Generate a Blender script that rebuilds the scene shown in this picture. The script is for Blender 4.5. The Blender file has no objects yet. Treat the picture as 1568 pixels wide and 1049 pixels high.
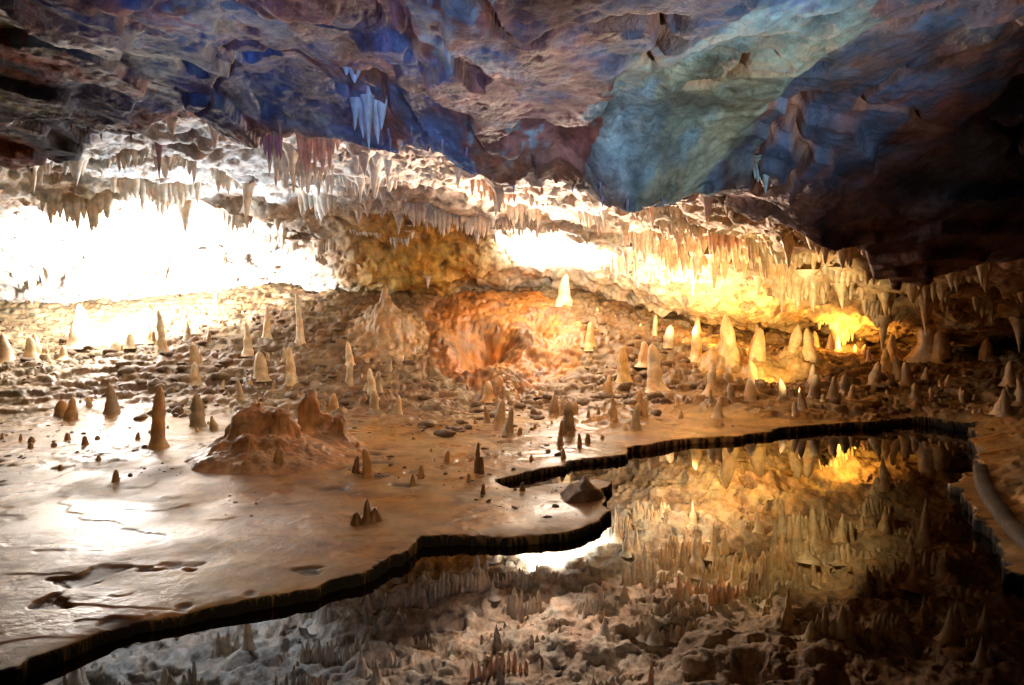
import bpy, bmesh, math, numpy as np
from mathutils import Vector
rng = np.random.default_rng(7)
sc = bpy.context.scene
sc.view_settings.view_transform='Standard'
sc.view_settings.look='None'
sc.view_settings.exposure=0

# ---------------------------------------------------------------- noise
def _h(x,y,z,s):
    h=(x*np.uint32(374761393))^(y*np.uint32(668265263))^(z*np.uint32(2246822519))^np.uint32(s*3266489917 & 0xffffffff)
    h=(h^(h>>np.uint32(15)))*np.uint32(2654435761)
    h=(h^(h>>np.uint32(13)))*np.uint32(1274126177)
    h=h^(h>>np.uint32(16))
    return h.astype(np.float32)*np.float32(2/4294967295.)-1
def vn(x,y,z,s=0):
    fx=np.floor(x);fy=np.floor(y);fz=np.floor(z)
    tx=(x-fx).astype(np.float32);ty=(y-fy).astype(np.float32);tz=(z-fz).astype(np.float32)
    ix=fx.astype(np.int64).astype(np.uint32);iy=fy.astype(np.int64).astype(np.uint32);iz=fz.astype(np.int64).astype(np.uint32)
    tx=tx*tx*tx*(tx*(tx*6-15)+10);ty=ty*ty*ty*(ty*(ty*6-15)+10);tz=tz*tz*tz*(tz*(tz*6-15)+10)
    o=np.uint32(1)
    def L(a,b,t): return a+(b-a)*t
    a=L(_h(ix,iy,iz,s),_h(ix+o,iy,iz,s),tx); b=L(_h(ix,iy+o,iz,s),_h(ix+o,iy+o,iz,s),tx)
    c=L(_h(ix,iy,iz+o,s),_h(ix+o,iy,iz+o,s),tx); d=L(_h(ix,iy+o,iz+o,s),_h(ix+o,iy+o,iz+o,s),tx)
    return L(L(a,b,ty),L(c,d,ty),tz)
def fbm(x,y,z,f,o=4,g=.5,s=0,billow=False):
    r=0;a=1.;t=0.
    for i in range(o):
        ca,sa=math.cos(.6+i*.9),math.sin(.6+i*.9)
        n=vn((x*ca-y*sa)*f+i*17.3,(x*sa+y*ca)*f+i*5.1,z*f+i*9.7,s+i)
        if billow: n=1-2*np.abs(n)
        r=r+a*n;t+=a;a*=g;f*=2.07
    return r/t
def sstep(a,b,x):
    t=np.clip((x-a)/(b-a),0,1);return t*t*(3-2*t)
def rbf(pts,c=.6):
    P=np.array(pts,float);X=P[:,:2];n=len(P)
    D=np.sqrt(((X[:,None]-X[None])**2).sum(-1)+c*c)
    A=np.zeros((n+3,n+3));A[:n,:n]=D-np.eye(n)*.05;A[:n,n]=1;A[:n,n+1:]=X;A[n,:n]=1;A[n+1:,:n]=X.T
    w=np.linalg.solve(A,np.concatenate([P[:,2],[0,0,0]]))
    def f(x,y):
        r=w[n]+w[n+1]*x+w[n+2]*y
        for i in range(n): r=r+w[i]*np.sqrt((x-X[i,0])**2+(y-X[i,1])**2+c*c)
        return r
    return f

# ---------------------------------------------------------------- helpers
def link(o):
    sc.collection.objects.link(o);return o
def mesh_obj(name,V,Q,mat,col=None,smooth=True):
    me=bpy.data.meshes.new(name)
    V=np.ascontiguousarray(V,np.float32).reshape(-1,3);Q=np.ascontiguousarray(Q,np.int32)
    me.vertices.add(len(V));me.vertices.foreach_set('co',V.ravel())
    me.loops.add(Q.size);me.loops.foreach_set('vertex_index',Q.ravel())
    me.polygons.add(len(Q));k=Q.shape[1]
    me.polygons.foreach_set('loop_start',np.arange(len(Q),dtype=np.int32)*k)
    me.polygons.foreach_set('loop_total',np.full(len(Q),k,np.int32))
    if smooth: me.polygons.foreach_set('use_smooth',np.ones(len(Q),bool))
    me.update(calc_edges=True)
    if col is not None:
        a=me.color_attributes.new('alb','FLOAT_COLOR','POINT')
        C=np.ones((len(V),4),np.float32);C[:,:col.shape[-1]]=col.reshape(len(V),-1)
        a.data.foreach_set('color',C.ravel())
    me.materials.append(mat)
    return link(bpy.data.objects.new(name,me))
def gridq(nr,nc,flip=False):
    i=np.arange(nr*nc).reshape(nr,nc)
    q=np.stack([i[:-1,:-1],i[:-1,1:],i[1:,1:],i[1:,:-1]],-1).reshape(-1,4)
    return q[:,::-1] if flip else q
def gnormal(P):
    a=np.gradient(P,axis=0);b=np.gradient(P,axis=1)
    n=np.cross(b,a);n/=np.linalg.norm(n,axis=-1,keepdims=True)+1e-9
    return n

# ---------------------------------------------------------------- materials
def rock_mat(name,rough=(.35,.6),bump=.5,scale=6,dark=.45,attr=True,base=(.4,.3,.2),spec=.5,bdist=.03,stretch=(1,1,1),vor=.35):
    m=bpy.data.materials.new(name);m.use_nodes=True;nt=m.node_tree;N=nt.nodes;Lk=nt.links
    b=N['Principled BSDF']
    geo=N.new('ShaderNodeNewGeometry')
    mp=N.new('ShaderNodeMapping');mp.inputs['Scale'].default_value=stretch
    Lk.new(geo.outputs['Position'],mp.inputs['Vector']);pos=mp.outputs[0]
    def noise(s,d=8,r=.6,dist=0):
        n=N.new('ShaderNodeTexNoise');n.inputs['Scale'].default_value=s;n.inputs['Detail'].default_value=d
        n.inputs['Roughness'].default_value=r;n.inputs['Distortion'].default_value=dist
        Lk.new(pos,n.inputs['Vector']);return n
    n1=noise(scale,5,.7)
    mr=N.new('ShaderNodeMapRange');mr.inputs['From Min'].default_value=.3;mr.inputs['From Max'].default_value=.65
    mr.inputs['To Min'].default_value=dark;mr.inputs['To Max'].default_value=1.25
    Lk.new(n1.outputs['Fac'],mr.inputs['Value'])
    alpha=None
    if attr:
        at=N.new('ShaderNodeAttribute');at.attribute_name='alb';src=at.outputs['Color'];alpha=at.outputs['Alpha']
    else:
        rg=N.new('ShaderNodeRGB');rg.outputs[0].default_value=(*base,1);src=rg.outputs[0]
    vm=N.new('ShaderNodeVectorMath');vm.operation='SCALE'
    Lk.new(src,vm.inputs[0]);Lk.new(mr.outputs[0],vm.inputs['Scale'])
    n2=noise(scale*.4,2,.6)
    mx=N.new('ShaderNodeMix');mx.data_type='RGBA';mx.blend_type='MULTIPLY'
    cr=N.new('ShaderNodeValToRGB');cr.color_ramp.elements[0].position=.38;cr.color_ramp.elements[0].color=(1,.76,.56,1)
    cr.color_ramp.elements[1].position=.62;cr.color_ramp.elements[1].color=(.95,1,1,1)
    Lk.new(n2.outputs['Fac'],cr.inputs[0]);mx.inputs[0].default_value=.7
    Lk.new(vm.outputs[0],mx.inputs[6]);Lk.new(cr.outputs[0],mx.inputs[7]);Lk.new(mx.outputs[2],b.inputs['Base Color'])
    mr2=N.new('ShaderNodeMapRange');mr2.inputs['From Min'].default_value=.35;mr2.inputs['From Max'].default_value=.65
    mr2.inputs['To Min'].default_value=rough[0];mr2.inputs['To Max'].default_value=rough[1]
    Lk.new(n2.outputs['Fac'],mr2.inputs['Value']);ro=mr2.outputs[0]
    if alpha is not None:
        s=N.new('ShaderNodeMath');s.operation='SUBTRACT';s.inputs[0].default_value=1;Lk.new(alpha,s.inputs[1])
        a=N.new('ShaderNodeMath');a.operation='ADD';Lk.new(s.outputs[0],a.inputs[0]);Lk.new(ro,a.inputs[1])
        mxr=N.new('ShaderNodeMath');mxr.operation='MAXIMUM';Lk.new(a.outputs[0],mxr.inputs[0]);mxr.inputs[1].default_value=.13;ro=mxr.outputs[0]
    Lk.new(ro,b.inputs['Roughness'])
    b.inputs['Specular IOR Level'].default_value=spec
    n4=noise(scale*5,4,.7);h=n4.outputs['Fac']
    if vor>0:
        v=N.new('ShaderNodeTexVoronoi');v.inputs['Scale'].default_value=scale*3;Lk.new(pos,v.inputs['Vector'])
        ad=N.new('ShaderNodeMath');ad.operation='MULTIPLY_ADD';Lk.new(v.outputs['Distance'],ad.inputs[0]);ad.inputs[1].default_value=vor
        Lk.new(h,ad.inputs[2]);h=ad.outputs[0]
    bp=N.new('ShaderNodeBump');bp.inputs['Strength'].default_value=bump;bp.inputs['Distance'].default_value=bdist
    Lk.new(h,bp.inputs['Height']);Lk.new(bp.outputs[0],b.inputs['Normal'])
    return m
M_floor=rock_mat('wet_mud_flowstone',rough=(.20,.46),bump=.45,scale=4.,dark=.42,spec=.55,bdist=.010,vor=0)
M_ceil=rock_mat('cave_rock',rough=(.5,.8),bump=.6,scale=7,dark=.4,bdist=.03,stretch=(1,.55,1))
M_calc=rock_mat('calcite',rough=(.28,.5),bump=.45,scale=9,dark=.6,bdist=.012,vor=0)
M_rub=rock_mat('rubble_rock',rough=(.5,.8),bump=.6,scale=9,dark=.5,attr=False,base=(.14,.09,.045),vor=0)
M_kerb=rock_mat('concrete',rough=(.7,.9),bump=.5,scale=10,dark=.5,attr=False,base=(.10,.095,.085),vor=0,bdist=.01)

# ---------------------------------------------------------------- pool outline (metres)
pool=np.array([(-9,2.6),(-5,2.75),(-2.81,2.99),(-2.32,3.10),(-1.97,3.41),(-1.80,3.52),(-1.38,3.76),(-1.265,3.84),(-1.136,4.18),(-.775,4.40),
(-.604,4.71),(-.243,4.71),(.074,4.85),(.465,5.07),(.742,5.31),(.884,5.67),(.924,6.19),(.736,6.36),(.094,6.15),(-.085,6.31),
(.102,6.69),(.807,7.27),(1.353,7.6),(1.79,8.28),(2.59,8.57),(4.14,9.29),(5.80,9.84),(6.19,9.04),(4.91,7.27),(3.83,5.77),
(3.18,4.40),(3.04,3.6),(3.2,1.5),(3.2,-3),(-9,-3)])
def pool_sd(x,y):
    d=np.full(x.shape,1e9);ins=np.zeros(x.shape,bool);n=len(pool)
    for i in range(n):
        ax,ay=pool[i];bx,by=pool[(i+1)%n];ex,ey=bx-ax,by-ay
        t=np.clip(((x-ax)*ex+(y-ay)*ey)/(ex*ex+ey*ey),0,1)
        d=np.minimum(d,(x-ax-t*ex)**2+(y-ay-t*ey)**2)
        c=((ay>y)!=(by>y))
        if abs(ey)>1e-9: ins^=c&(x<ax+(y-ay)*ex/ey)
    d=np.sqrt(d);return np.where(ins,-d,d)

# ---------------------------------------------------------------- floor
floor_pts=[(-14,3,0),(-10,7,0),(-6,5,0),(-3,3,0),(-3,7,.0),(-1,5,0),(0,8,0),(1.5,8,0),(-6,8.3,0),(-3,9.3,0),(0,10,.02),(2,8.8,.03),(1,2,0),(3,6,0),(-9,-2,0),(2,-2,0),
(-7.3,9.6,.05),(-8,11,.45),(-8.5,13,.9),(-9,15,1.3),(-10,17,2),(-12,10,.6),(-13,14,1.5),
(-4.9,10.5,.1),(-5.8,12.5,.8),(-6.8,14.7,1.6),(-3.5,10.8,.15),(-4.2,13,1.1),(-4.9,15.3,2.1),(-2,11.1,.05),(-2.2,12.5,.6),(-2.5,14,1.6),(-2.8,15.5,2.15),
(-.5,12,.12),(-.6,13.4,.7),(-.62,14.6,1.75),(-.7,16,2.2),(1.3,11.5,.1),(1.5,13.5,1.0),(1.7,15.3,1.95),
(2.8,9.3,.05),(3.3,11,.25),(3.8,12.5,.5),(4.4,14.5,1.1),(4.8,10.1,.1),(5.7,11.5,.4),(6.7,13.5,.8),(7.4,15,1.1),
(6.6,9.8,.15),(7.2,10.5,.3),(8.2,12,.7),(9,13.5,1),(5.7,7.2,.25),(4.7,5.7,.15),(4.2,4,.15),(5.5,5,.7),(7.5,7,1.1),(10,8,1.3),(4.5,1,.3),(8,2,1.2)]
fF=rbf(floor_pts)
rowsF=np.concatenate([np.linspace(-2.5,2.4,30,endpoint=False),1/np.linspace(1/2.4,1/8.5,450,endpoint=False),np.linspace(8.5,18.5,420)])
us=np.linspace(-.75,.75,1250)
def fan(rows,us):
    Y,U=np.meshgrid(rows,us,indexing='ij');return U*(Y+6),Y
X,Y=fan(rowsF,us)
z=fF(X,Y)
def warp(X,Y,fine=True):
    O=X*0
    a=X+.13*vn(X*2.2,Y*2.2,O,3);b=Y+.13*vn(X*2.2,Y*2.2,O+7,5)
    if fine:
        a=a+.06*vn(X*5,Y*5,O,4)+.022*vn(X*21,Y*21,O,41);b=b+.06*vn(X*5,Y*5,O+3,6)+.022*vn(X*21,Y*21,O+3,42)
    return a,b
wx,wy=warp(X,Y)
sd=pool_sd(wx,wy)
slope=sstep(8.6,11.2,Y+.7*vn(X*.8,Y*.8,X*0,9)+.25*np.maximum(0,X-3)*(Y>8))
bankR=sstep(.1,.8,sd)*sstep(2.9,3.6,X)*(Y<9)
rub=np.clip(slope+bankR,0,1)
Z0=X*0
mwx,mwy=X+.35*fbm(X,Y,Z0,1.2,4,.5,14),Y+.35*fbm(X,Y,Z0,1.2,4,.5,18)
mud=1-sstep(.85,1.0,((mwx+.2)/1.75)**2+((mwy-13.6)/1.55)**2)     # ochre clay bank
pud=np.clip(np.exp(-(((mwx-.5)/1.1)**2+((mwy-8.0)/1.1)**2)*1.2)+np.exp(-(((mwx+4.6)/1.0)**2+((mwy-6.3)/.7)**2)*1.2)+np.exp(-(((mwx+3.2)/.6)**2+((mwy-5.2)/.5)**2)),0,1)
pud=sstep(.35,.6,pud+.35*fbm(X,Y,Z0,1.6,4,.6,46))*(1-rub)
big=fbm(X,Y,Z0,.9,4,.5,11)
lum=fbm(X,Y,z,2.6,5,.55,21,billow=True)
rr=rub*(1-.55*mud)
z=z+rr*(.16*big+.10*lum)
q=z*8+1.2*big; terr=(np.floor(q)+sstep(.55,1,q-np.floor(q))-q)/8
z=z+rr*terr*.7
z=z-.60*np.exp(-(((mwx+.58)/.38)**2+((mwy-13.35)/.5)**2))
z=z+.42*np.exp(-(((mwx-.25)/.42)**2+((mwy-13.1)/.42)**2))+.30*np.exp(-(((mwx+1.35)/.33)**2+((mwy-13.0)/.42)**2))+.26*np.exp(-(((mwx+.35)/.5)**2+((mwy-12.4)/.28)**2))
z=z+mud*(.10*vn(X*1.9,Y*1.6,Z0,13)+.08*fbm(X,Y,z,3.2,6,.6,15,billow=True))
z=z+(1-rub)*(1-.8*pud)*(.012*fbm(X,Y,Z0,.9,4,.5,31)+.005*fbm(X,Y,Z0,7,4,.6,33))
q=fbm(X*.8,Y*1.6,Z0,.8,4,.5,35)*3.2; z=z+(1-rub)*(np.floor(q)+sstep(.95,1,q-np.floor(q)))*.006
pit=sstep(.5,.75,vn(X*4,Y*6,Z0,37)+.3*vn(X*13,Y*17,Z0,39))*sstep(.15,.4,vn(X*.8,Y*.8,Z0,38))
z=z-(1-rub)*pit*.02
ml=sstep(.05,.45,vn(X*.9,Y*.9,Z0,43))*np.maximum(0,fbm(X,Y,Z0,5,4,.6,44,billow=True))
z=z+(1-rub)*(1-pud)*ml*.035*sstep(5.5,7.5,Y)
z=z+.08*np.exp(-((X+2.5)**2/1.2+(Y-7.1)**2/1.0))
z=z*np.where(sd>0,.4+.6*sstep(.0,.5,sd),0.4)
z=z-.03*(.5+.5*vn(X*1.7,Y*1.7,Z0,45))*np.exp(-np.maximum(sd,0)/.10)
drop=sstep(0,.05,-sd)
z=z-drop*.5
P=np.stack([X,Y,z],-1)
n=gnormal(P)
d=rr*(sd>0.1)*(.06*fbm(X,Y,z,4.5,4,.6,51,billow=True))+mud*.035*fbm(X,Y,z,9,3,.6,55,billow=True)
P+=n*d[...,None]
P[...,0]+=rr*(sd>.1)*.05*vn(X*6,Y*6,z*6,61)
e=.03
m=(sd<.01)&(sd>-.7)
xm,ym=X[m],Y[m]
def sdw(a,b): return pool_sd(*warp(a,b,False))
s0=sdw(xm,ym);gx=(sdw(xm+e,ym)-s0)/e;gy=(sdw(xm,ym+e)-s0)/e
gl=np.sqrt(gx*gx+gy*gy)+1e-6;dm=sstep(.01,.05,-sd[m])*np.exp(-np.maximum(-sd[m]-.05,0)/.25)*.2
px_,py_=P[...,0],P[...,1]
px_[m]+=gx/gl*dm;py_[m]+=gy/gl*dm
PF=P
mudc=np.array([.42,.25,.08]);ton=np.array([.46,.33,.16]);brn=np.array([.145,.085,.035]);och=np.array([.36,.15,.03]);pale=np.array([.36,.29,.17])
def mixc(a,b,t): return a+(b-a)*t[...,None]
c=np.broadcast_to(mudc,X.shape+(3,)).copy()
c=mixc(c,ton,sstep(-.2,.4,fbm(X,Y,Z0,.6,4,.5,71)))
c=mixc(c,np.array([.22,.105,.04]),sstep(.0,.35,fbm(X*.7,Y*1.4,Z0,1.3,5,.6,73))*.75)
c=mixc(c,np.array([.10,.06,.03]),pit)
c=mixc(c,np.array([.20,.11,.05]),sstep(.1,.5,ml)*(1-rub)*.8)
c=mixc(c,brn,rub*.9)
c=mixc(c,pale,rub*sstep(.05,.5,fbm(X,Y,z,1.5,4,.6,75))*.40)
c=mixc(c,och,rub*mud*.95)
c=mixc(c,np.array([.10,.05,.02]),mud*sstep(-.05,.25,fbm(X,Y,z,2.6,6,.65,76))*.8)
c=mixc(c,pale,rub*sstep(-6,-8,X)*.5)
c=mixc(c,brn*.8,bankR)
c=c*(1-.45*pud)[...,None]
edge_shade=sstep(.02,-.0,sd)  # shadow under the shelf edge, painted near-black into the rim albedo
c=mixc(c,np.array([.004,.003,.002]),edge_shade)
al=1-(.24*rub+.6*edge_shade+.18*sstep(-.1,.4,fbm(X,Y,Z0,.9,3,.5,78))*(1-rub)*(1-pud))+.10*pud
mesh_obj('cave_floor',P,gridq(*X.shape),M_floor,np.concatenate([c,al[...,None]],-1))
def floor_at(x,y):
    r=np.clip(np.searchsorted(rowsF,y),0,len(rowsF)-1);k=np.clip(np.searchsorted(us,x/(y+6)),0,len(us)-1)
    return PF[r,k,2]

# ---------------------------------------------------------------- ceiling
front=rbf([(-8,3,3.2),(-7.5,6.5,3.0),(-4.5,6,2.96),(-4,4,3.1),(-2.9,5.2,2.93),(-2.6,4,3.02),(-3,3,3.0),(-2,2.5,2.78),(0,2.3,2.66),(1.2,2.3,2.62),(3,2.5,2.4),(0,-2,3),(-5,-2,3.2),(4,-2,2.6),
(-.95,4.2,2.93),(-1.84,5,2.86),(-1.8,3.9,2.98),(-.68,4.9,2.65),(0,4.8,2.50),(0,3.9,2.80),(.42,4.8,2.62),(.64,3.9,2.76),(.73,4.6,2.27),(1.0,4.65,2.31),(1.3,4.1,2.72),(1.42,5.0,2.62),(1.9,4,2.5),(2.0,5,2.28),(2.4,5,2.06),(3.5,5.2,1.98),(2.4,3.5,2.4),(6,5.2,1.7),(6,2,2.0),(.35,4.4,2.72)],.25)
far=rbf([(-9,8,3.7),(-6,8.5,3.9),(-7,12,3.6),(-8,15,2.6),(-9,17,1.5),(-14,10,3),(-14,15,1.8),
(-3.3,8,3.8),(-4.4,12,3.55),(-5.1,14,2.9),(-5.9,16,1.9),(-1,7.5,3.5),(-1.6,12.5,3.35),(-1.7,13.5,3.1),(-1.8,14.1,2.2),(-3.2,13.6,3.0),(-3.6,14.3,2.2),(-2,15.5,1.7),
(.5,7,3.3),(.7,11,3.3),(.9,14,2.8),(1,16,1.9),(2,7,2.95),(2.5,10,3.0),(3.2,12.5,2.4),(3.7,14.5,1.6),
(3.6,8,2.75),(4.9,11,2.3),(5.8,13,1.65),(6.7,15,.8),(5.1,7.5,2.3),(6.9,10,1.9),(8.2,12,1.25),(9.3,13.5,.6),(0,18.5,.6),(-4,18,.9),(5,18,.2),(12,9,1.3),(0,4,3.5),(-6,4,3.9),(5,4,2.6)],.5)
rowsC=np.concatenate([np.linspace(-2.5,2,24,endpoint=False),np.linspace(2,7.0,480,endpoint=False),np.linspace(7.0,18.5,450)])
X,Y=fan(rowsC,us);Z0=X*0
Ys=Y*.5+.15*vn(X*.8,Y*.4,Z0,80)
lx=[-12,-7.5,-4.5,-2.9,-1.84,-.68,0,.42,.73,1.05,1.42,2.4,3.5,6,12];ly=[7.4,6.5,6.0,5.2,5.0,4.9,4.8,4.8,4.65,4.75,5.1,5.1,5.3,5.7,6]
lip=np.interp(X,lx,ly)+.18*vn(X*1.3,Y*.5,Z0,81)+.14*vn(X*3.5,Y*1,Z0,82)+.05*vn(X*11,Y*3,Z0,83)
fr=1-sstep(-.02,.34,Y-lip)
zf=front(X,Y)
big=fbm(X,Ys,Z0,.75,4,.5,91)
ter=fbm(X+.3*vn(X*1.5,Ys*1.5,Z0,93),Ys,Z0,1.0,4,.45,92)*4.5
fl=np.floor(ter);plate=fl+sstep(.90,1,ter-fl)
slab_e=.36+.12*vn(Z0,Y*1.8,Z0,95)+.06*vn(Z0,Y*6,Z0,96)+(5-Y)*.06
slab=sstep(0,.05,X-slab_e)*(1-sstep(1.30,1.38,X+.12*vn(X*2,Y*2,Z0,97)))*sstep(2.0,3.2,Y)
zf=zf+.05*big+.075*plate*(1-.7*slab)-.06*slab
zf=zf+.045*fbm(X,Ys,Z0,2.6,5,.5,98,billow=True)+.009*fbm(X,Y*.7,Z0,12,3,.6,94,billow=True)
crk=np.abs(fbm(X,Ys,Z0,.8,4,.5,99)); zf=zf+.09*(1-sstep(0,.022,crk))
zb=far(X,Y)
bl=fbm(X,Y,zb,1.1,3,.5,101,billow=True)
zb=zb+.14*fbm(X,Y,Z0,.6,3,.5,102)-.20*bl
q=zb*3.5+1.5*fbm(X,Y,Z0,.9,3,.5,103);zb=zb+.35*(np.floor(q)+sstep(.6,1,q-np.floor(q))-q)/3.5
z=zf*fr+zb*(1-fr)
P=np.stack([X,Y,z],-1)
n=-gnormal(P)
det=fbm(X,Y,z,2.2,6,.58,111)
d=(1-fr)*(.16*det+.02*fbm(X,Y,z,7,3,.6,118,billow=True))
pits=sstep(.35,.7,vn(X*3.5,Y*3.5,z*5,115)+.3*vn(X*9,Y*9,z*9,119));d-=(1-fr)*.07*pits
P+=n*d[...,None]
P[...,0]+=(1-fr)*.05*vn(X*4,Y*4,z*4,116);P[...,1]+=(1-fr)*.06*vn(X*3.5,Y*3.5,z*3.5,117)
PC=P
teal=np.array([.33,.42,.43]);olive=np.array([.47,.46,.31]);mar=np.array([.33,.12,.09]);navy=np.array([.13,.17,.29]);org=np.array([.50,.19,.06])
c1=mixc(np.broadcast_to(navy,X.shape+(3,)),mar,sstep(-.2,.12,fbm(X,Ys,Z0,1.6,5,.65,121)))
pn=fbm(X,Ys,Z0,1.5,6,.66,122)
c1=mixc(c1,teal,sstep(.0,.10,pn+.45*slab-.10)*(1-sstep(1.5,2.2,X)))
c1=mixc(c1,olive,sstep(.0,.25,fbm(X,Ys,Z0,1.9,5,.65,123)+.08*slab)*(slab*.8+.12))
c1=mixc(c1,mar*.8,sstep(1.35,1.8,X)*sstep(4.0,4.8,Y)*.85)
c1=mixc(c1,org,(1-sstep(.0,.035,crk))*.75)
c1=mixc(c1,org*.8,sstep(-.6,-.05,Y-lip)*.75*sstep(-.3,.1,vn(X*2,Y*2,Z0,124)))
c1=c1*(.55+.6*sstep(-.4,.4,fbm(X,Ys,Z0,6,4,.65,126)))[...,None]
c2=np.broadcast_to(np.array([.58,.57,.55]),X.shape+(3,))
c2=mixc(c2,np.array([.60,.53,.42]),sstep(-4.0,0,X))
c2=mixc(c2,np.array([.50,.36,.18]),sstep(2.2,4.5,X))
c2=mixc(c2,np.array([.30,.19,.11]),sstep(.05,.35,fbm(X,Y,z,1.4,4,.6,131))*.5*(1-.7*sstep(-3,-5,X)))
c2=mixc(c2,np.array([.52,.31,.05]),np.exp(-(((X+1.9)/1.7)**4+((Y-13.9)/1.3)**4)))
c2=mixc(c2,np.array([.56,.30,.22]),(1-sstep(.5,4.0,Y-lip))*sstep(-4.5,-2,X)*.6)
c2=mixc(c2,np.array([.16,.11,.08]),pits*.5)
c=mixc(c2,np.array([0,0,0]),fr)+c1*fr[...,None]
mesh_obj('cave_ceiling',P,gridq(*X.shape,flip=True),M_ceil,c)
def ceil_at(x,y):
    r=np.clip(np.searchsorted(rowsC,y),0,len(rowsC)-1);k=np.clip(np.searchsorted(us,x/(y+6)),0,len(us)-1)
    return PC[r,k,2]

# ---------------------------------------------------------------- spikes
def spike_geo(B,L,R,sg,K=9,S=8,blunt=.0,lump=.12,flare=.5,seed=1,lean=.05,embed=.1):
    N=len(L);r=np.random.default_rng(seed)
    t=np.linspace(0,1,K);tt=t[None,:,None]
    bl=np.clip(np.broadcast_to(np.asarray(blunt,float).reshape(-1,1,1),(N,1,1)),0,1)
    prof=np.where(bl>0,(1-tt**(2.2+3*bl))**.5*(1-.55*tt**.8*(1-bl*.6)),(1-tt)**.85)
    prof=prof*(1+flare*np.exp(-tt*7))
    a=np.linspace(0,2*np.pi,S,endpoint=False)[None,None,:]+r.random((N,1,1))*6.28
    ph=r.random((N,1,1))*100
    h=L[:,None,None]*tt
    nz=1+lump*1.6*vn(np.cos(a)*1.3+ph+h*0,np.sin(a)*1.3+h*0+ph,(h/(R[:,None,None]*1.6))+a*0,seed)+lump*vn(ph+a*0+h*0,ph*2+a*0+h*0,h/(R[:,None,None]*.8)+a*0,seed+5)
    rr=R[:,None,None]*prof*nz
    lx=(r.random((N,1,1))-.5)*2*lean;ly=(r.random((N,1,1))-.5)*2*lean
    x=B[:,0][:,None,None]+rr*np.cos(a)+lx*h*tt
    y=B[:,1][:,None,None]+rr*np.sin(a)+ly*h*tt
    z=B[:,2][:,None,None]+sg*(h*(1+embed/np.maximum(L,.01))[:,None,None]-embed)+0*a
    V=np.stack([x,y,z],-1)
    i=np.arange(N*K*S).reshape(N,K,S);j=np.roll(i,-1,2)
    Q=np.stack([i[:,:-1],j[:,:-1],j[:,1:],i[:,1:]],-1).reshape(-1,4)
    if sg<0: Q=Q[:,::-1]
    return V,Q
def spikes(name,B,L,R,sg,mat,C,K=9,S=8,**kw):
    B=np.array(B,float);L=np.array(L,float);R=np.array(R,float)
    V,Q=spike_geo(B,L,R,sg,K,S,**kw)
    C=np.asarray(C,float)
    if C.ndim==1: C=np.tile(C,(len(L),1))
    col=np.repeat(C,K*S,axis=0)
    return mesh_obj(name,V,Q,mat,col)
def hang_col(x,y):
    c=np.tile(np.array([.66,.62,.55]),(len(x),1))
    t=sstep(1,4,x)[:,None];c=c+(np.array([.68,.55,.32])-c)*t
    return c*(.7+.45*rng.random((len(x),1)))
n0=2600
yy=rng.uniform(6.3,15.5,n0);xx=rng.uniform(-.72,.72,n0)*(yy+5)
lp=np.interp(xx,lx,ly)
cl=vn(xx*1.1,yy*1.1,xx*0,201)+.5*vn(xx*3,yy*3,xx*0,202)
zz=ceil_at(xx,yy);fz=floor_at(xx,yy)
rid=zz-.25*(ceil_at(xx+.25,yy)+ceil_at(xx-.25,yy)+ceil_at(xx,yy+.25)+ceil_at(xx,yy-.25))
k=(yy>lp+1.8)&(cl-rid*3>.5)&(zz-fz>.7);xx,yy,zz,cl=xx[k],yy[k],zz[k],cl[k]
u=rng.random(len(xx));rt=sstep(2.5,4,xx)*sstep(9,10.5,yy)
L=(.04+.42*u**4)*(1+.5*rt)*(1+.5*sstep(-4,-6,xx));R=np.minimum(.018+L*(.16+.2*rng.random(len(xx))),.085)
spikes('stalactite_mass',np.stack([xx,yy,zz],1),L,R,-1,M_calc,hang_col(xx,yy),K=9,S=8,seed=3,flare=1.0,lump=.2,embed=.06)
print('stalactites',len(xx))
def curtains(n,seed,xr=None,yr=(8.6,13.8),name='flowstone_curtain_mass'):
    r=np.random.default_rng(seed);B=[];Ls=[];Rs=[]
    while len(B)<n:
        y=r.uniform(*yr);x=r.uniform(-.62,.62)*(y+2) if xr is None else r.uniform(*xr)
        if y<np.interp(x,lx,ly)+2.5: continue
        a=r.uniform(-.5,.5);m=r.integers(5,16);l0=r.uniform(.10,.48);s=r.uniform(.05,.09)
        for i in range(m):
            x2=x+i*s*math.cos(a);y2=y+i*s*math.sin(a)+.03*math.sin(i)
            B.append((x2,y2));Ls.append(l0*(.5+.5*math.sin(math.pi*(i+.5)/m))*r.uniform(.4,1.2));Rs.append(s*r.uniform(.7,1.3))
    B=np.array(B);zz=ceil_at(B[:,0],B[:,1])
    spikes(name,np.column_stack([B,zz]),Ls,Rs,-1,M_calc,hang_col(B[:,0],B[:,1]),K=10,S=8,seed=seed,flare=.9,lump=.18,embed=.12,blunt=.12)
curtains(620,33)
curtains(210,34,(2.0,6.2),(9.6,12.0))
n1=150
xx=rng.uniform(-7,1.0,n1);yy=np.interp(xx,lx,ly)+rng.uniform(-.45,.15,n1)
k=vn(xx*2.5,yy*2,xx*0,203)>.1;xx,yy=xx[k],yy[k];zz=ceil_at(xx,yy)
L=.02+.08*rng.random(len(xx))**2;R=.008+.12*L
C=np.where((xx>-1.2)[:,None],np.array([.22,.18,.28]),np.array([.40,.28,.22]))
spikes('soda_straw_mass',np.stack([xx,yy,zz],1),L,R,-1,M_calc,C,K=7,S=6,seed=4,flare=1.0,embed=.05)

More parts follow.
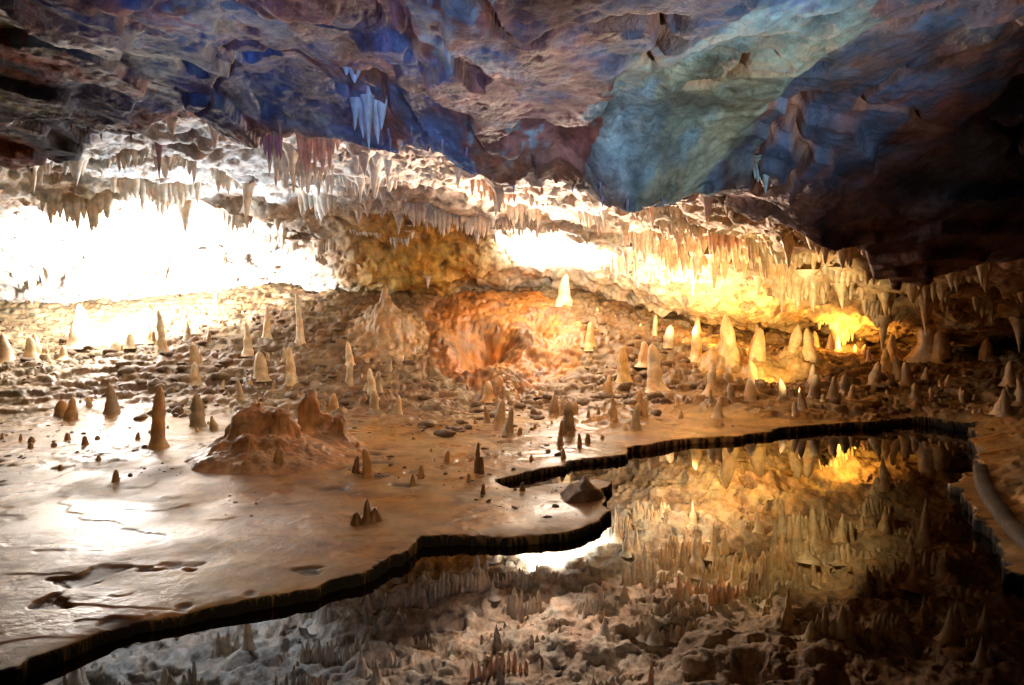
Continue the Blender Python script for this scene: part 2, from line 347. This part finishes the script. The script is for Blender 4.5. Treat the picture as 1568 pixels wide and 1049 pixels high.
W=(.70,.64,.54);BL=(.44,.52,.60);PU=(.34,.20,.26);YL=(.72,.56,.30);OR=(.72,.46,.32)
for (x,y,l,r,cc) in [(-.90,4.25,.34,.045,BL),(-.98,4.3,.20,.045,BL),(-.82,4.3,.16,.045,BL),(-.94,4.32,.24,.06,BL),(-.86,4.33,.25,.055,BL),(-.92,3.8,.07,.07,BL),(-.88,3.82,.05,.08,BL),(1.60,4.3,.12,.04,(.4,.45,.45)),(1.55,4.35,.08,.04,(.4,.45,.45)),(1.57,4.35,.05,.06,(.4,.45,.45)),
 (-4.1,10.6,.65,.13,W),(-4.45,8.6,.5,.05,PU),(2.0,7.0,.45,.07,OR),(2.06,7.1,.35,.06,OR),(1.75,8.6,.5,.05,OR),(4.6,11,.60,.13,YL),(4.9,11.1,.55,.12,YL),(4.3,10.9,.46,.12,YL),(3.55,10.9,.50,.12,YL),(3.75,11.0,.42,.1,YL),(3.3,10.8,.45,.1,YL),
 (3.1,11.5,.60,.12,W),(2.9,11.6,.45,.10,W),(6.0,11.0,.5,.13,YL),(6.15,11.1,.4,.1,YL),(3.6,11.6,.4,.1,YL),(3.8,9.4,.4,.09,YL),(2.3,11.8,.5,.1,W),(5.3,11.0,.45,.11,YL),(5.5,11.1,.35,.1,YL),(2.6,10.6,.42,.09,OR),(2.75,10.7,.3,.09,OR),(6.6,10.9,.35,.1,YL),(-5.9,12.3,.6,.14,W),(-6.6,9.4,.5,.1,W),(-7.0,9.0,.4,.09,YL),(-2.9,9.0,.45,.09,W)]:
    z0=float(ceil_at(np.array([x]),np.array([y]))[0])
    spikes('stalactite',[(x,y,z0)],[l],[r],-1,M_calc,cc,K=26,S=18,seed=int(abs(x*100)+y*10),flare=.9,lump=.18,embed=.10)
def drapery(x0,y0,x1,y1,n,l,r,cc,seed):
    rr=np.random.default_rng(seed);t=np.linspace(0,1,n)
    x=x0+(x1-x0)*t;y=y0+(y1-y0)*t+.03*np.sin(t*19)
    z0=np.full(n,float(np.mean(ceil_at(x,y))))+.03
    L=l*(.7+.3*np.sin(t*3.1))*(.75+.5*rr.random(n))
    spikes('drapery',np.stack([x,y,z0],1),L,np.full(n,r)*(.8+.5*rr.random(n)),-1,M_calc,cc,K=16,S=12,seed=seed,blunt=.3,lump=.12,flare=.2,lean=.02,embed=.15)
drapery(-2.15,6.95,-1.80,7.05,9,.62,.05,OR,5)
drapery(-2.55,6.95,-2.38,7.0,5,.65,.055,PU,6)
drapery(-3.3,9.3,-2.5,9.5,12,.5,.06,W,8)
drapery(-.55,9.5,.2,9.6,10,.3,.05,OR,9)
drapery(3.9,10.6,4.5,10.8,10,.42,.07,YL,10)
drapery(4.6,11.3,5.3,11.5,10,.42,.07,YL,13)
drapery(1.9,11.5,2.5,11.7,9,.38,.07,W,14)
drapery(3.0,10.3,3.5,10.4,8,.34,.06,OR,15)
drapery(-6.4,11.0,-5.2,11.3,16,.5,.08,W,11)
drapery(-7.9,11.5,-7.0,11.8,12,.6,.09,W,12)

# ---------------------------------------------------------------- stalagmites
TN=(.52,.34,.16);DK=(.17,.10,.05);PL=(.74,.62,.42);YB=(.72,.54,.25)
SM=[(-4.03,7.78,.71,.085,TN,.5),(-1.36,6.43,.27,.05,TN,.9),(-1.5,6.55,.16,.035,DK,.8),(-1.08,5.07,.17,.05,DK,.5),(-1.02,5.1,.1,.06,DK,.5),(-1.14,5.02,.09,.05,DK,.5),
(-.345,6.69,.30,.028,DK,.9),(-.30,6.66,.17,.035,DK,.8),(.56,7.96,.29,.032,TN,.9),(.78,7.9,.15,.03,TN,.8),(-.86,6.43,.13,.035,TN,.8),(-.67,7.1,.12,.04,TN,.8),(-.25,5.87,.09,.025,DK,.8),(.09,6.0,.08,.03,DK,.8),
(-.22,11.6,.42,.13,TN,.6),(-.4,11.5,.28,.1,TN,.7),(-3.9,12.6,.95,.08,PL,.6),(-3.65,11.3,.62,.09,PL,.6),(-2.3,11.2,.45,.07,PL,.9),(-4.75,12.3,.55,.08,PL,.6),(-4.6,12.8,.6,.08,PL,.5),(-2.9,12.2,.45,.08,PL,.4),
(-2.6,13.2,.5,.1,TN,.6),(-8.0,12.7,.75,.2,PL,.3),(-6.3,12.3,.8,.08,PL,.6),(-7.3,12.6,.55,.08,PL,.5),(-8.4,12,.4,.1,PL,.5),(1.1,14.6,.65,.14,PL,.5),(2.4,11.4,.75,.14,PL,.7),
(3.9,12.2,1.1,.19,YB,.5),(4.3,12.0,.85,.2,YB,.5),(5.0,12.1,.75,.12,YB,.7),(5.2,11.9,.75,.12,YB,.9),(4.1,11.6,.45,.1,YB,.6),(7.45,12.3,.75,.2,PL,.5),(7.6,12.1,.55,.16,TN,.6),(3.4,12.6,.65,.12,YB,.5),(1.4,9.4,.32,.05,TN,.9),(1.85,9.5,.25,.04,TN,.9),
(3.15,10.8,.48,.08,PL,.8),(2.0,12.2,.65,.12,YB,.6),(6.5,11.9,.45,.1,YB,.7),(6.9,12.4,.45,.1,YB,.6),(8.2,11.8,.4,.1,TN,.6),(1.6,11.4,.3,.1,TN,.7),(1.5,13.2,.5,.1,YB,.6),(1.9,10.2,.3,.06,TN,.8),(-7.7,9.5,.22,.06,TN,.7),(-6.2,9.6,.3,.07,TN,.7),(-6.4,9.7,.22,.09,TN,.7),(-3.05,9.9,.2,.06,TN,.7),(-2.7,10.3,.3,.08,TN,.7),(-5.2,11.2,.4,.08,PL,.7),
(-2.23,6.5,.2,.055,TN,.8),(-2.5,6.42,.11,.06,TN,.8),(-2.95,6.7,.12,.05,TN,.7),(-2.05,6.85,.12,.045,TN,.7),(-3.0,7.0,.1,.04,TN,.7)]
for (x,y,h,r,cc,b) in SM:
    z0=float(floor_at(np.array([x]),np.array([y]))[0])
    spikes('stalagmite',[(x,y,z0)],[h],[r],1,M_calc,cc,K=26,S=18,seed=int(abs(x*100)+y*10),blunt=b,flare=.8,lump=.18,embed=.06,lean=.10)
n2=620
yy=rng.uniform(8.6,14.5,n2);xx=rng.uniform(-.7,.7,n2)*(yy+1)
k=(vn(xx*.9,yy*.9,xx*0,301)>.12)&(pool_sd(xx,yy)>.2)&~((np.abs(xx+.3)<1.8)&(yy>11.8));xx,yy=xx[k],yy[k]
L=.04+.42*rng.random(len(xx))**3.5;R=.02+L*(.1+.14*rng.random(len(xx)))
cols=np.array([.60,.46,.28])[None]*(.4+.8*rng.random((len(xx),1)))
spikes('stalagmite_mass',np.stack([xx,yy,floor_at(xx,yy)],1),L,R,1,M_calc,cols,K=10,S=8,seed=12,blunt=.4+.5*rng.random(len(xx)),flare=.7,embed=.05,lump=.2,lean=.15)
P0=[(-.9,6.2),(-.4,6.3),(.2,7.2),(.4,7.6),(.55,7.3),(-3.1,7.0),(-2.2,6.6),(-2.0,6.9),(-4.3,7.1),(-5,8.0),(-5.4,8.3),(-4.6,8.4),(-1.2,8.3),(-.9,7.6),(-1.7,7.5),(-3.6,6.2),(-4.5,6.8),(.9,8.1),(1.1,8.3),(.1,8.6),(.3,8.9),(-.5,9.3),
(-5.3,7.9),(-5.5,7.8),(-5.7,8.1),(-5.9,8.2),(-6.0,7.9),(-6.2,8.3),(-5.1,8.4),(-6.4,8.0)]
xx=np.array([p[0] for p in P0]);yy=np.array([p[1] for p in P0]);L=.03+.09*rng.random(len(xx))
spikes('stalagmite_stub_mass',np.stack([xx,yy,floor_at(xx,yy)],1),L,.02+.02*rng.random(len(xx)),1,M_calc,(.42,.28,.13),K=10,S=12,seed=14,blunt=.8,flare=.9,embed=.03)

# ---------------------------------------------------------------- flowstone mounds
def mound(name,lobes,R,cc,seed,amp=.05,res=150,nz=.3):
    cx=np.mean([l[0] for l in lobes]);cy=np.mean([l[1] for l in lobes])
    g=np.linspace(-R,R,res);yy,xx=np.meshgrid(g,g,indexing='ij')
    x=cx+xx;y=cy+yy;h=x*0
    wx=x+.08*vn(x*4,y*4,x*0,seed);wy=y+.08*vn(x*4,y*4,x*0+4,seed+1)
    for (lx_,ly_,H,r,p) in lobes:
        rr=np.sqrt((wx-lx_)**2+(wy-ly_)**2)/r
        hh=H*np.exp(-rr**p)
        h=np.log(np.exp(h*25)+np.exp(hh*25)-1)/25
    h=h*(1+nz*fbm(x,y,h,3.5,4,.55,seed+2))
    f=floor_at(x.ravel(),y.ravel()).reshape(x.shape)
    edge=1-sstep(.75,1,np.sqrt(xx**2+yy**2)/R)
    zt=f+h*edge-.02*(1-np.clip(h*20,0,1))-.05*(1-edge)
    P=np.stack([x,y,zt],-1);n=gnormal(P)
    P+=n*(amp*fbm(x,y,zt,6,4,.55,seed+3,billow=True)*np.clip(h*6,0,1))[...,None]
    cv=np.array(cc)*(.7+.5*sstep(-.4,.4,fbm(x,y,zt,5,4,.6,seed+4)))[...,None]
    return mesh_obj(name,P,gridq(res,res),M_calc,cv)
mound('flowstone_mound',[(-2.70,7.2,.50,.30,3.4),(-2.42,7.12,.44,.22,4),(-2.5,7.1,.24,.64,2.2),(-2.30,7.75,.56,.15,5),(-2.14,7.8,.38,.12,5),(-1.96,7.7,.38,.13,5),(-2.15,7.75,.22,.36,3),(-2.95,6.95,.2,.16,5),(-2.35,6.82,.2,.15,5),(-2.62,6.8,.28,.16,5)],1.15,(.48,.29,.14),401,amp=-.05,res=200,nz=.2)
mound('flowstone_mound',[(.58,5.82,.17,.12,2.2),(.62,5.8,.06,.2,3),(.5,5.95,.08,.1,3)],.26,(.15,.09,.05),421,amp=-.02,res=90)
mound('flowstone_mound',[(-2.4,13.2,.85,.14,1.6),(-2.4,13.2,.55,.42,1.8)],1.0,(.40,.27,.14),441,res=120)
mound('flowstone_mound',[(-.22,11.7,.25,.3,2.5)],.6,(.28,.18,.09),461,res=80)
mound('flowstone_mound',[(3.9,12.3,.5,.35,2.2),(4.3,12.1,.4,.35,2.2),(5.1,12.1,.35,.35,2.2)],1.4,(.5,.36,.15),481,res=140)

# ---------------------------------------------------------------- rubble
def rubble(name,n,cond,seed,smin,smax,mat,y0=8.3,y1=14.3):
    r=np.random.default_rng(seed)
    bm=bmesh.new();bmesh.ops.create_icosphere(bm,subdivisions=2,radius=1)
    bv=np.array([v.co[:] for v in bm.verts]);bf=np.array([[v.index for v in f.verts] for f in bm.faces]);bm.free()
    y=r.uniform(y0,y1,n);x=r.uniform(-.75,.75,n)*(y+1)
    k=cond(x,y);x,y=x[k],y[k];m=len(x)
    s=smin+(smax-smin)*r.random(m)**3
    zz=floor_at(x,y)
    V=bv[None]*(.55+.9*r.random((m,1,3)))
    ph=r.random((m,1))*99
    dn=1+.45*vn(bv[None,:,0]*1.2+ph,bv[None,:,1]*1.2+ph,bv[None,:,2]*1.2+ph,seed)
    V=V*dn[...,None];a=r.random((m,1))*6.28
    xx=V[...,0]*np.cos(a)-V[...,1]*np.sin(a);yy=V[...,0]*np.sin(a)+V[...,1]*np.cos(a)
    V=np.stack([xx,yy,V[...,2]*.6],-1)*s[:,None,None]+np.stack([x,y,zz],-1)[:,None]
    Q=(bf[None]+np.arange(m)[:,None,None]*len(bv)).reshape(-1,3)
    mesh_obj(name,V,Q,mat,smooth=False)
rubble('rubble',2200,lambda x,y:(pool_sd(x,y)>.15)&(vn(x,y,x*0,501)+.25*(y-10.5)>.05)&~((np.abs(x+.3)<1.6)&(y>12.0)),9,.02,.12,M_rub)
rubble('pebbles',1500,lambda x,y:(pool_sd(x,y)>.12)&(vn(x*.9,y*.9,x*0,502)>.05)&(x<3.5),10,.006,.035,M_rub,5.2,9.5)

# ---------------------------------------------------------------- concrete kerb of the visitors' path on the right bank
kp=np.array([(4.75,6.75),(4.35,6.15),(4.02,5.55),(3.72,4.95),(3.50,4.35),(3.38,3.7),(3.40,3.0)])-np.array([.12,0])
tt=np.linspace(0,len(kp)-1,70);kx=np.interp(tt,range(len(kp)),kp[:,0]);ky=np.interp(tt,range(len(kp)),kp[:,1])
kx=np.convolve(np.pad(kx,6,'edge'),np.ones(13)/13,'valid');ky=np.convolve(np.pad(ky,6,'edge'),np.ones(13)/13,'valid')
tx,ty=np.gradient(kx),np.gradient(ky);tl=np.hypot(tx,ty);nxk,nyk=-ty/tl,tx/tl
prof=[(-.06,-.25),(-.06,.05),(-.045,.07),(.045,.07),(.06,.05),(.06,-.25)]
Vk=np.array([[(kx[i]+nxk[i]*a,ky[i]+nyk[i]*a,b+.01*math.sin(i*.7)) for a,b in prof] for i in range(70)])
i=np.arange(70*6).reshape(70,6)
Qk=np.stack([i[:-1,:-1],i[1:,:-1],i[1:,1:],i[:-1,1:]],-1).reshape(-1,4)
mesh_obj('path_kerb',Vk,Qk,M_kerb,smooth=False)

# ---------------------------------------------------------------- water
mw=bpy.data.materials.new('pool_water');mw.use_nodes=True;nt=mw.node_tree;b=nt.nodes['Principled BSDF']
b.inputs['Base Color'].default_value=(.005,.003,.002,1);b.inputs['Roughness'].default_value=.0;b.inputs['IOR'].default_value=1.65
nz=nt.nodes.new('ShaderNodeTexNoise');nz.inputs['Scale'].default_value=3.;nz.inputs['Detail'].default_value=2
ge=nt.nodes.new('ShaderNodeNewGeometry');nt.links.new(ge.outputs['Position'],nz.inputs['Vector'])
bp=nt.nodes.new('ShaderNodeBump');bp.inputs['Strength'].default_value=.03;bp.inputs['Distance'].default_value=.02
nt.links.new(nz.outputs['Fac'],bp.inputs['Height']);nt.links.new(bp.outputs[0],b.inputs['Normal'])
V=np.array([(-9,-2.4,-.085),(7,-2.4,-.085),(7,10.2,-.085),(-9,10.2,-.085)]);mesh_obj('water',V,np.array([[0,1,2,3]]),mw,smooth=False)

# ---------------------------------------------------------------- lamps
def point(name,loc,p,col,r=.1):
    l=bpy.data.lights.new(name,'POINT');l.energy=p;l.color=col;l.shadow_soft_size=r
    o=link(bpy.data.objects.new(name,l));o.location=loc;return o
def spot(name,loc,tgt,p,col,ang,r=.1,blend=.8):
    l=bpy.data.lights.new(name,'SPOT');l.energy=p;l.color=col;l.shadow_soft_size=r;l.spot_size=math.radians(ang);l.spot_blend=blend
    o=link(bpy.data.objects.new(name,l));o.location=loc
    o.rotation_euler=(Vector(tgt)-Vector(loc)).to_track_quat('-Z','Y').to_euler();return o
point('cave_lamp_light',(-7.4,12.8,1.9),210,(.95,.97,1),.15)
point('cave_lamp_light',(.95,13.0,2.35),110,(1,.94,.86),.15)
spot('cave_or_fill_spot',(-7.2,12.2,1.5),(-7.5,14.0,2.4),5200,(1,.98,.96),155,.15,.5)
spot('cave_or_fill_spot',(-4.9,11.6,1.0),(-4.6,9.9,3.8),1000,(.82,.90,1),98,.15,.6)  # added cool fill to brighten the left far ceiling
spot('cave_or_fill_spot',(1.0,12.6,1.85),(1.0,13.3,3.2),4200,(1,.95,.88),102,.12,.6)
spot('cave_or_fill_spot',(.1,12.0,.8),(.0,9.3,3.6),2900,(1,.76,.62),80,.12,.7)  # added peach fill for the far ceiling behind the lip
spot('cave_or_fill_spot',(2.6,12.4,.9),(2.5,9.6,3.1),1300,(1,.70,.50),80,.12,.7)  # extra fill put in to brighten the right far ceiling
spot('cave_or_fill_spot',(3.0,12.2,1.2),(3.2,12.9,2.2),420,(1,.76,.50),150,.08,.6)
spot('cave_or_fill_spot',(4.1,9.9,.35),(4.3,11.5,2.2),420,(1,.74,.42),110,.1,.7)  # added fill from below the front, brightens the right stalactites
spot('cave_or_fill_spot',(4.0,12.75,.9),(4.3,13.6,1.6),260,(1,.58,.15),165,.08,.5)
spot('cave_or_fill_spot',(6.2,12.6,.95),(6.4,13.4,1.4),130,(1,.5,.1),165,.08,.5)
spot('cave_or_fill_spot',(-.58,12.95,.75),(-.58,13.8,.85),22,(1,.45,.06),90,.05,.8)
spot('cave_or_fill_spot',(4.35,11.2,.5),(4.3,12.0,.8),25,(1,.6,.2),140,.03,.5)
spot('cave_or_fill_spot',(2.2,6.3,2.2),(1.2,11.8,.5),170,(1,.62,.30),80,.1,.8)  # warm fill added out of sight behind the lip, for slope and stalagmites
spot('cave_or_fill_spot',(-3.6,7.6,2.7),(-4.6,12.0,.7),110,(1,.72,.42),85,.1,.9)  # front fill added under the lip for the left slope
spot('ceiling_floodlight',(1.2,.3,.9),(.62,4.1,2.9),520,(.58,.80,1),52,.1,1)
spot('ceiling_floodlight',(-.6,.3,.9),(-.7,4.5,2.9),400,(.24,.38,1),54,.1,1)
spot('floor_floodlight',(1.0,-.6,2.2),(-2.4,7.6,0),350,(1,.62,.26),48,.1,1)

w=bpy.data.worlds.new('World');sc.world=w;w.use_nodes=True
w.node_tree.nodes['Background'].inputs[0].default_value=(.2,.3,.6,1);w.node_tree.nodes['Background'].inputs[1].default_value=.003
cam=bpy.data.cameras.new('camera');cam.lens=24;cam.sensor_width=36;cam.shift_y=-.0348;cam.clip_end=300;cam.clip_start=.05
co=link(bpy.data.objects.new('camera',cam));co.location=(0,0,1.6);co.rotation_euler=(math.radians(90),0,0)
sc.camera=co
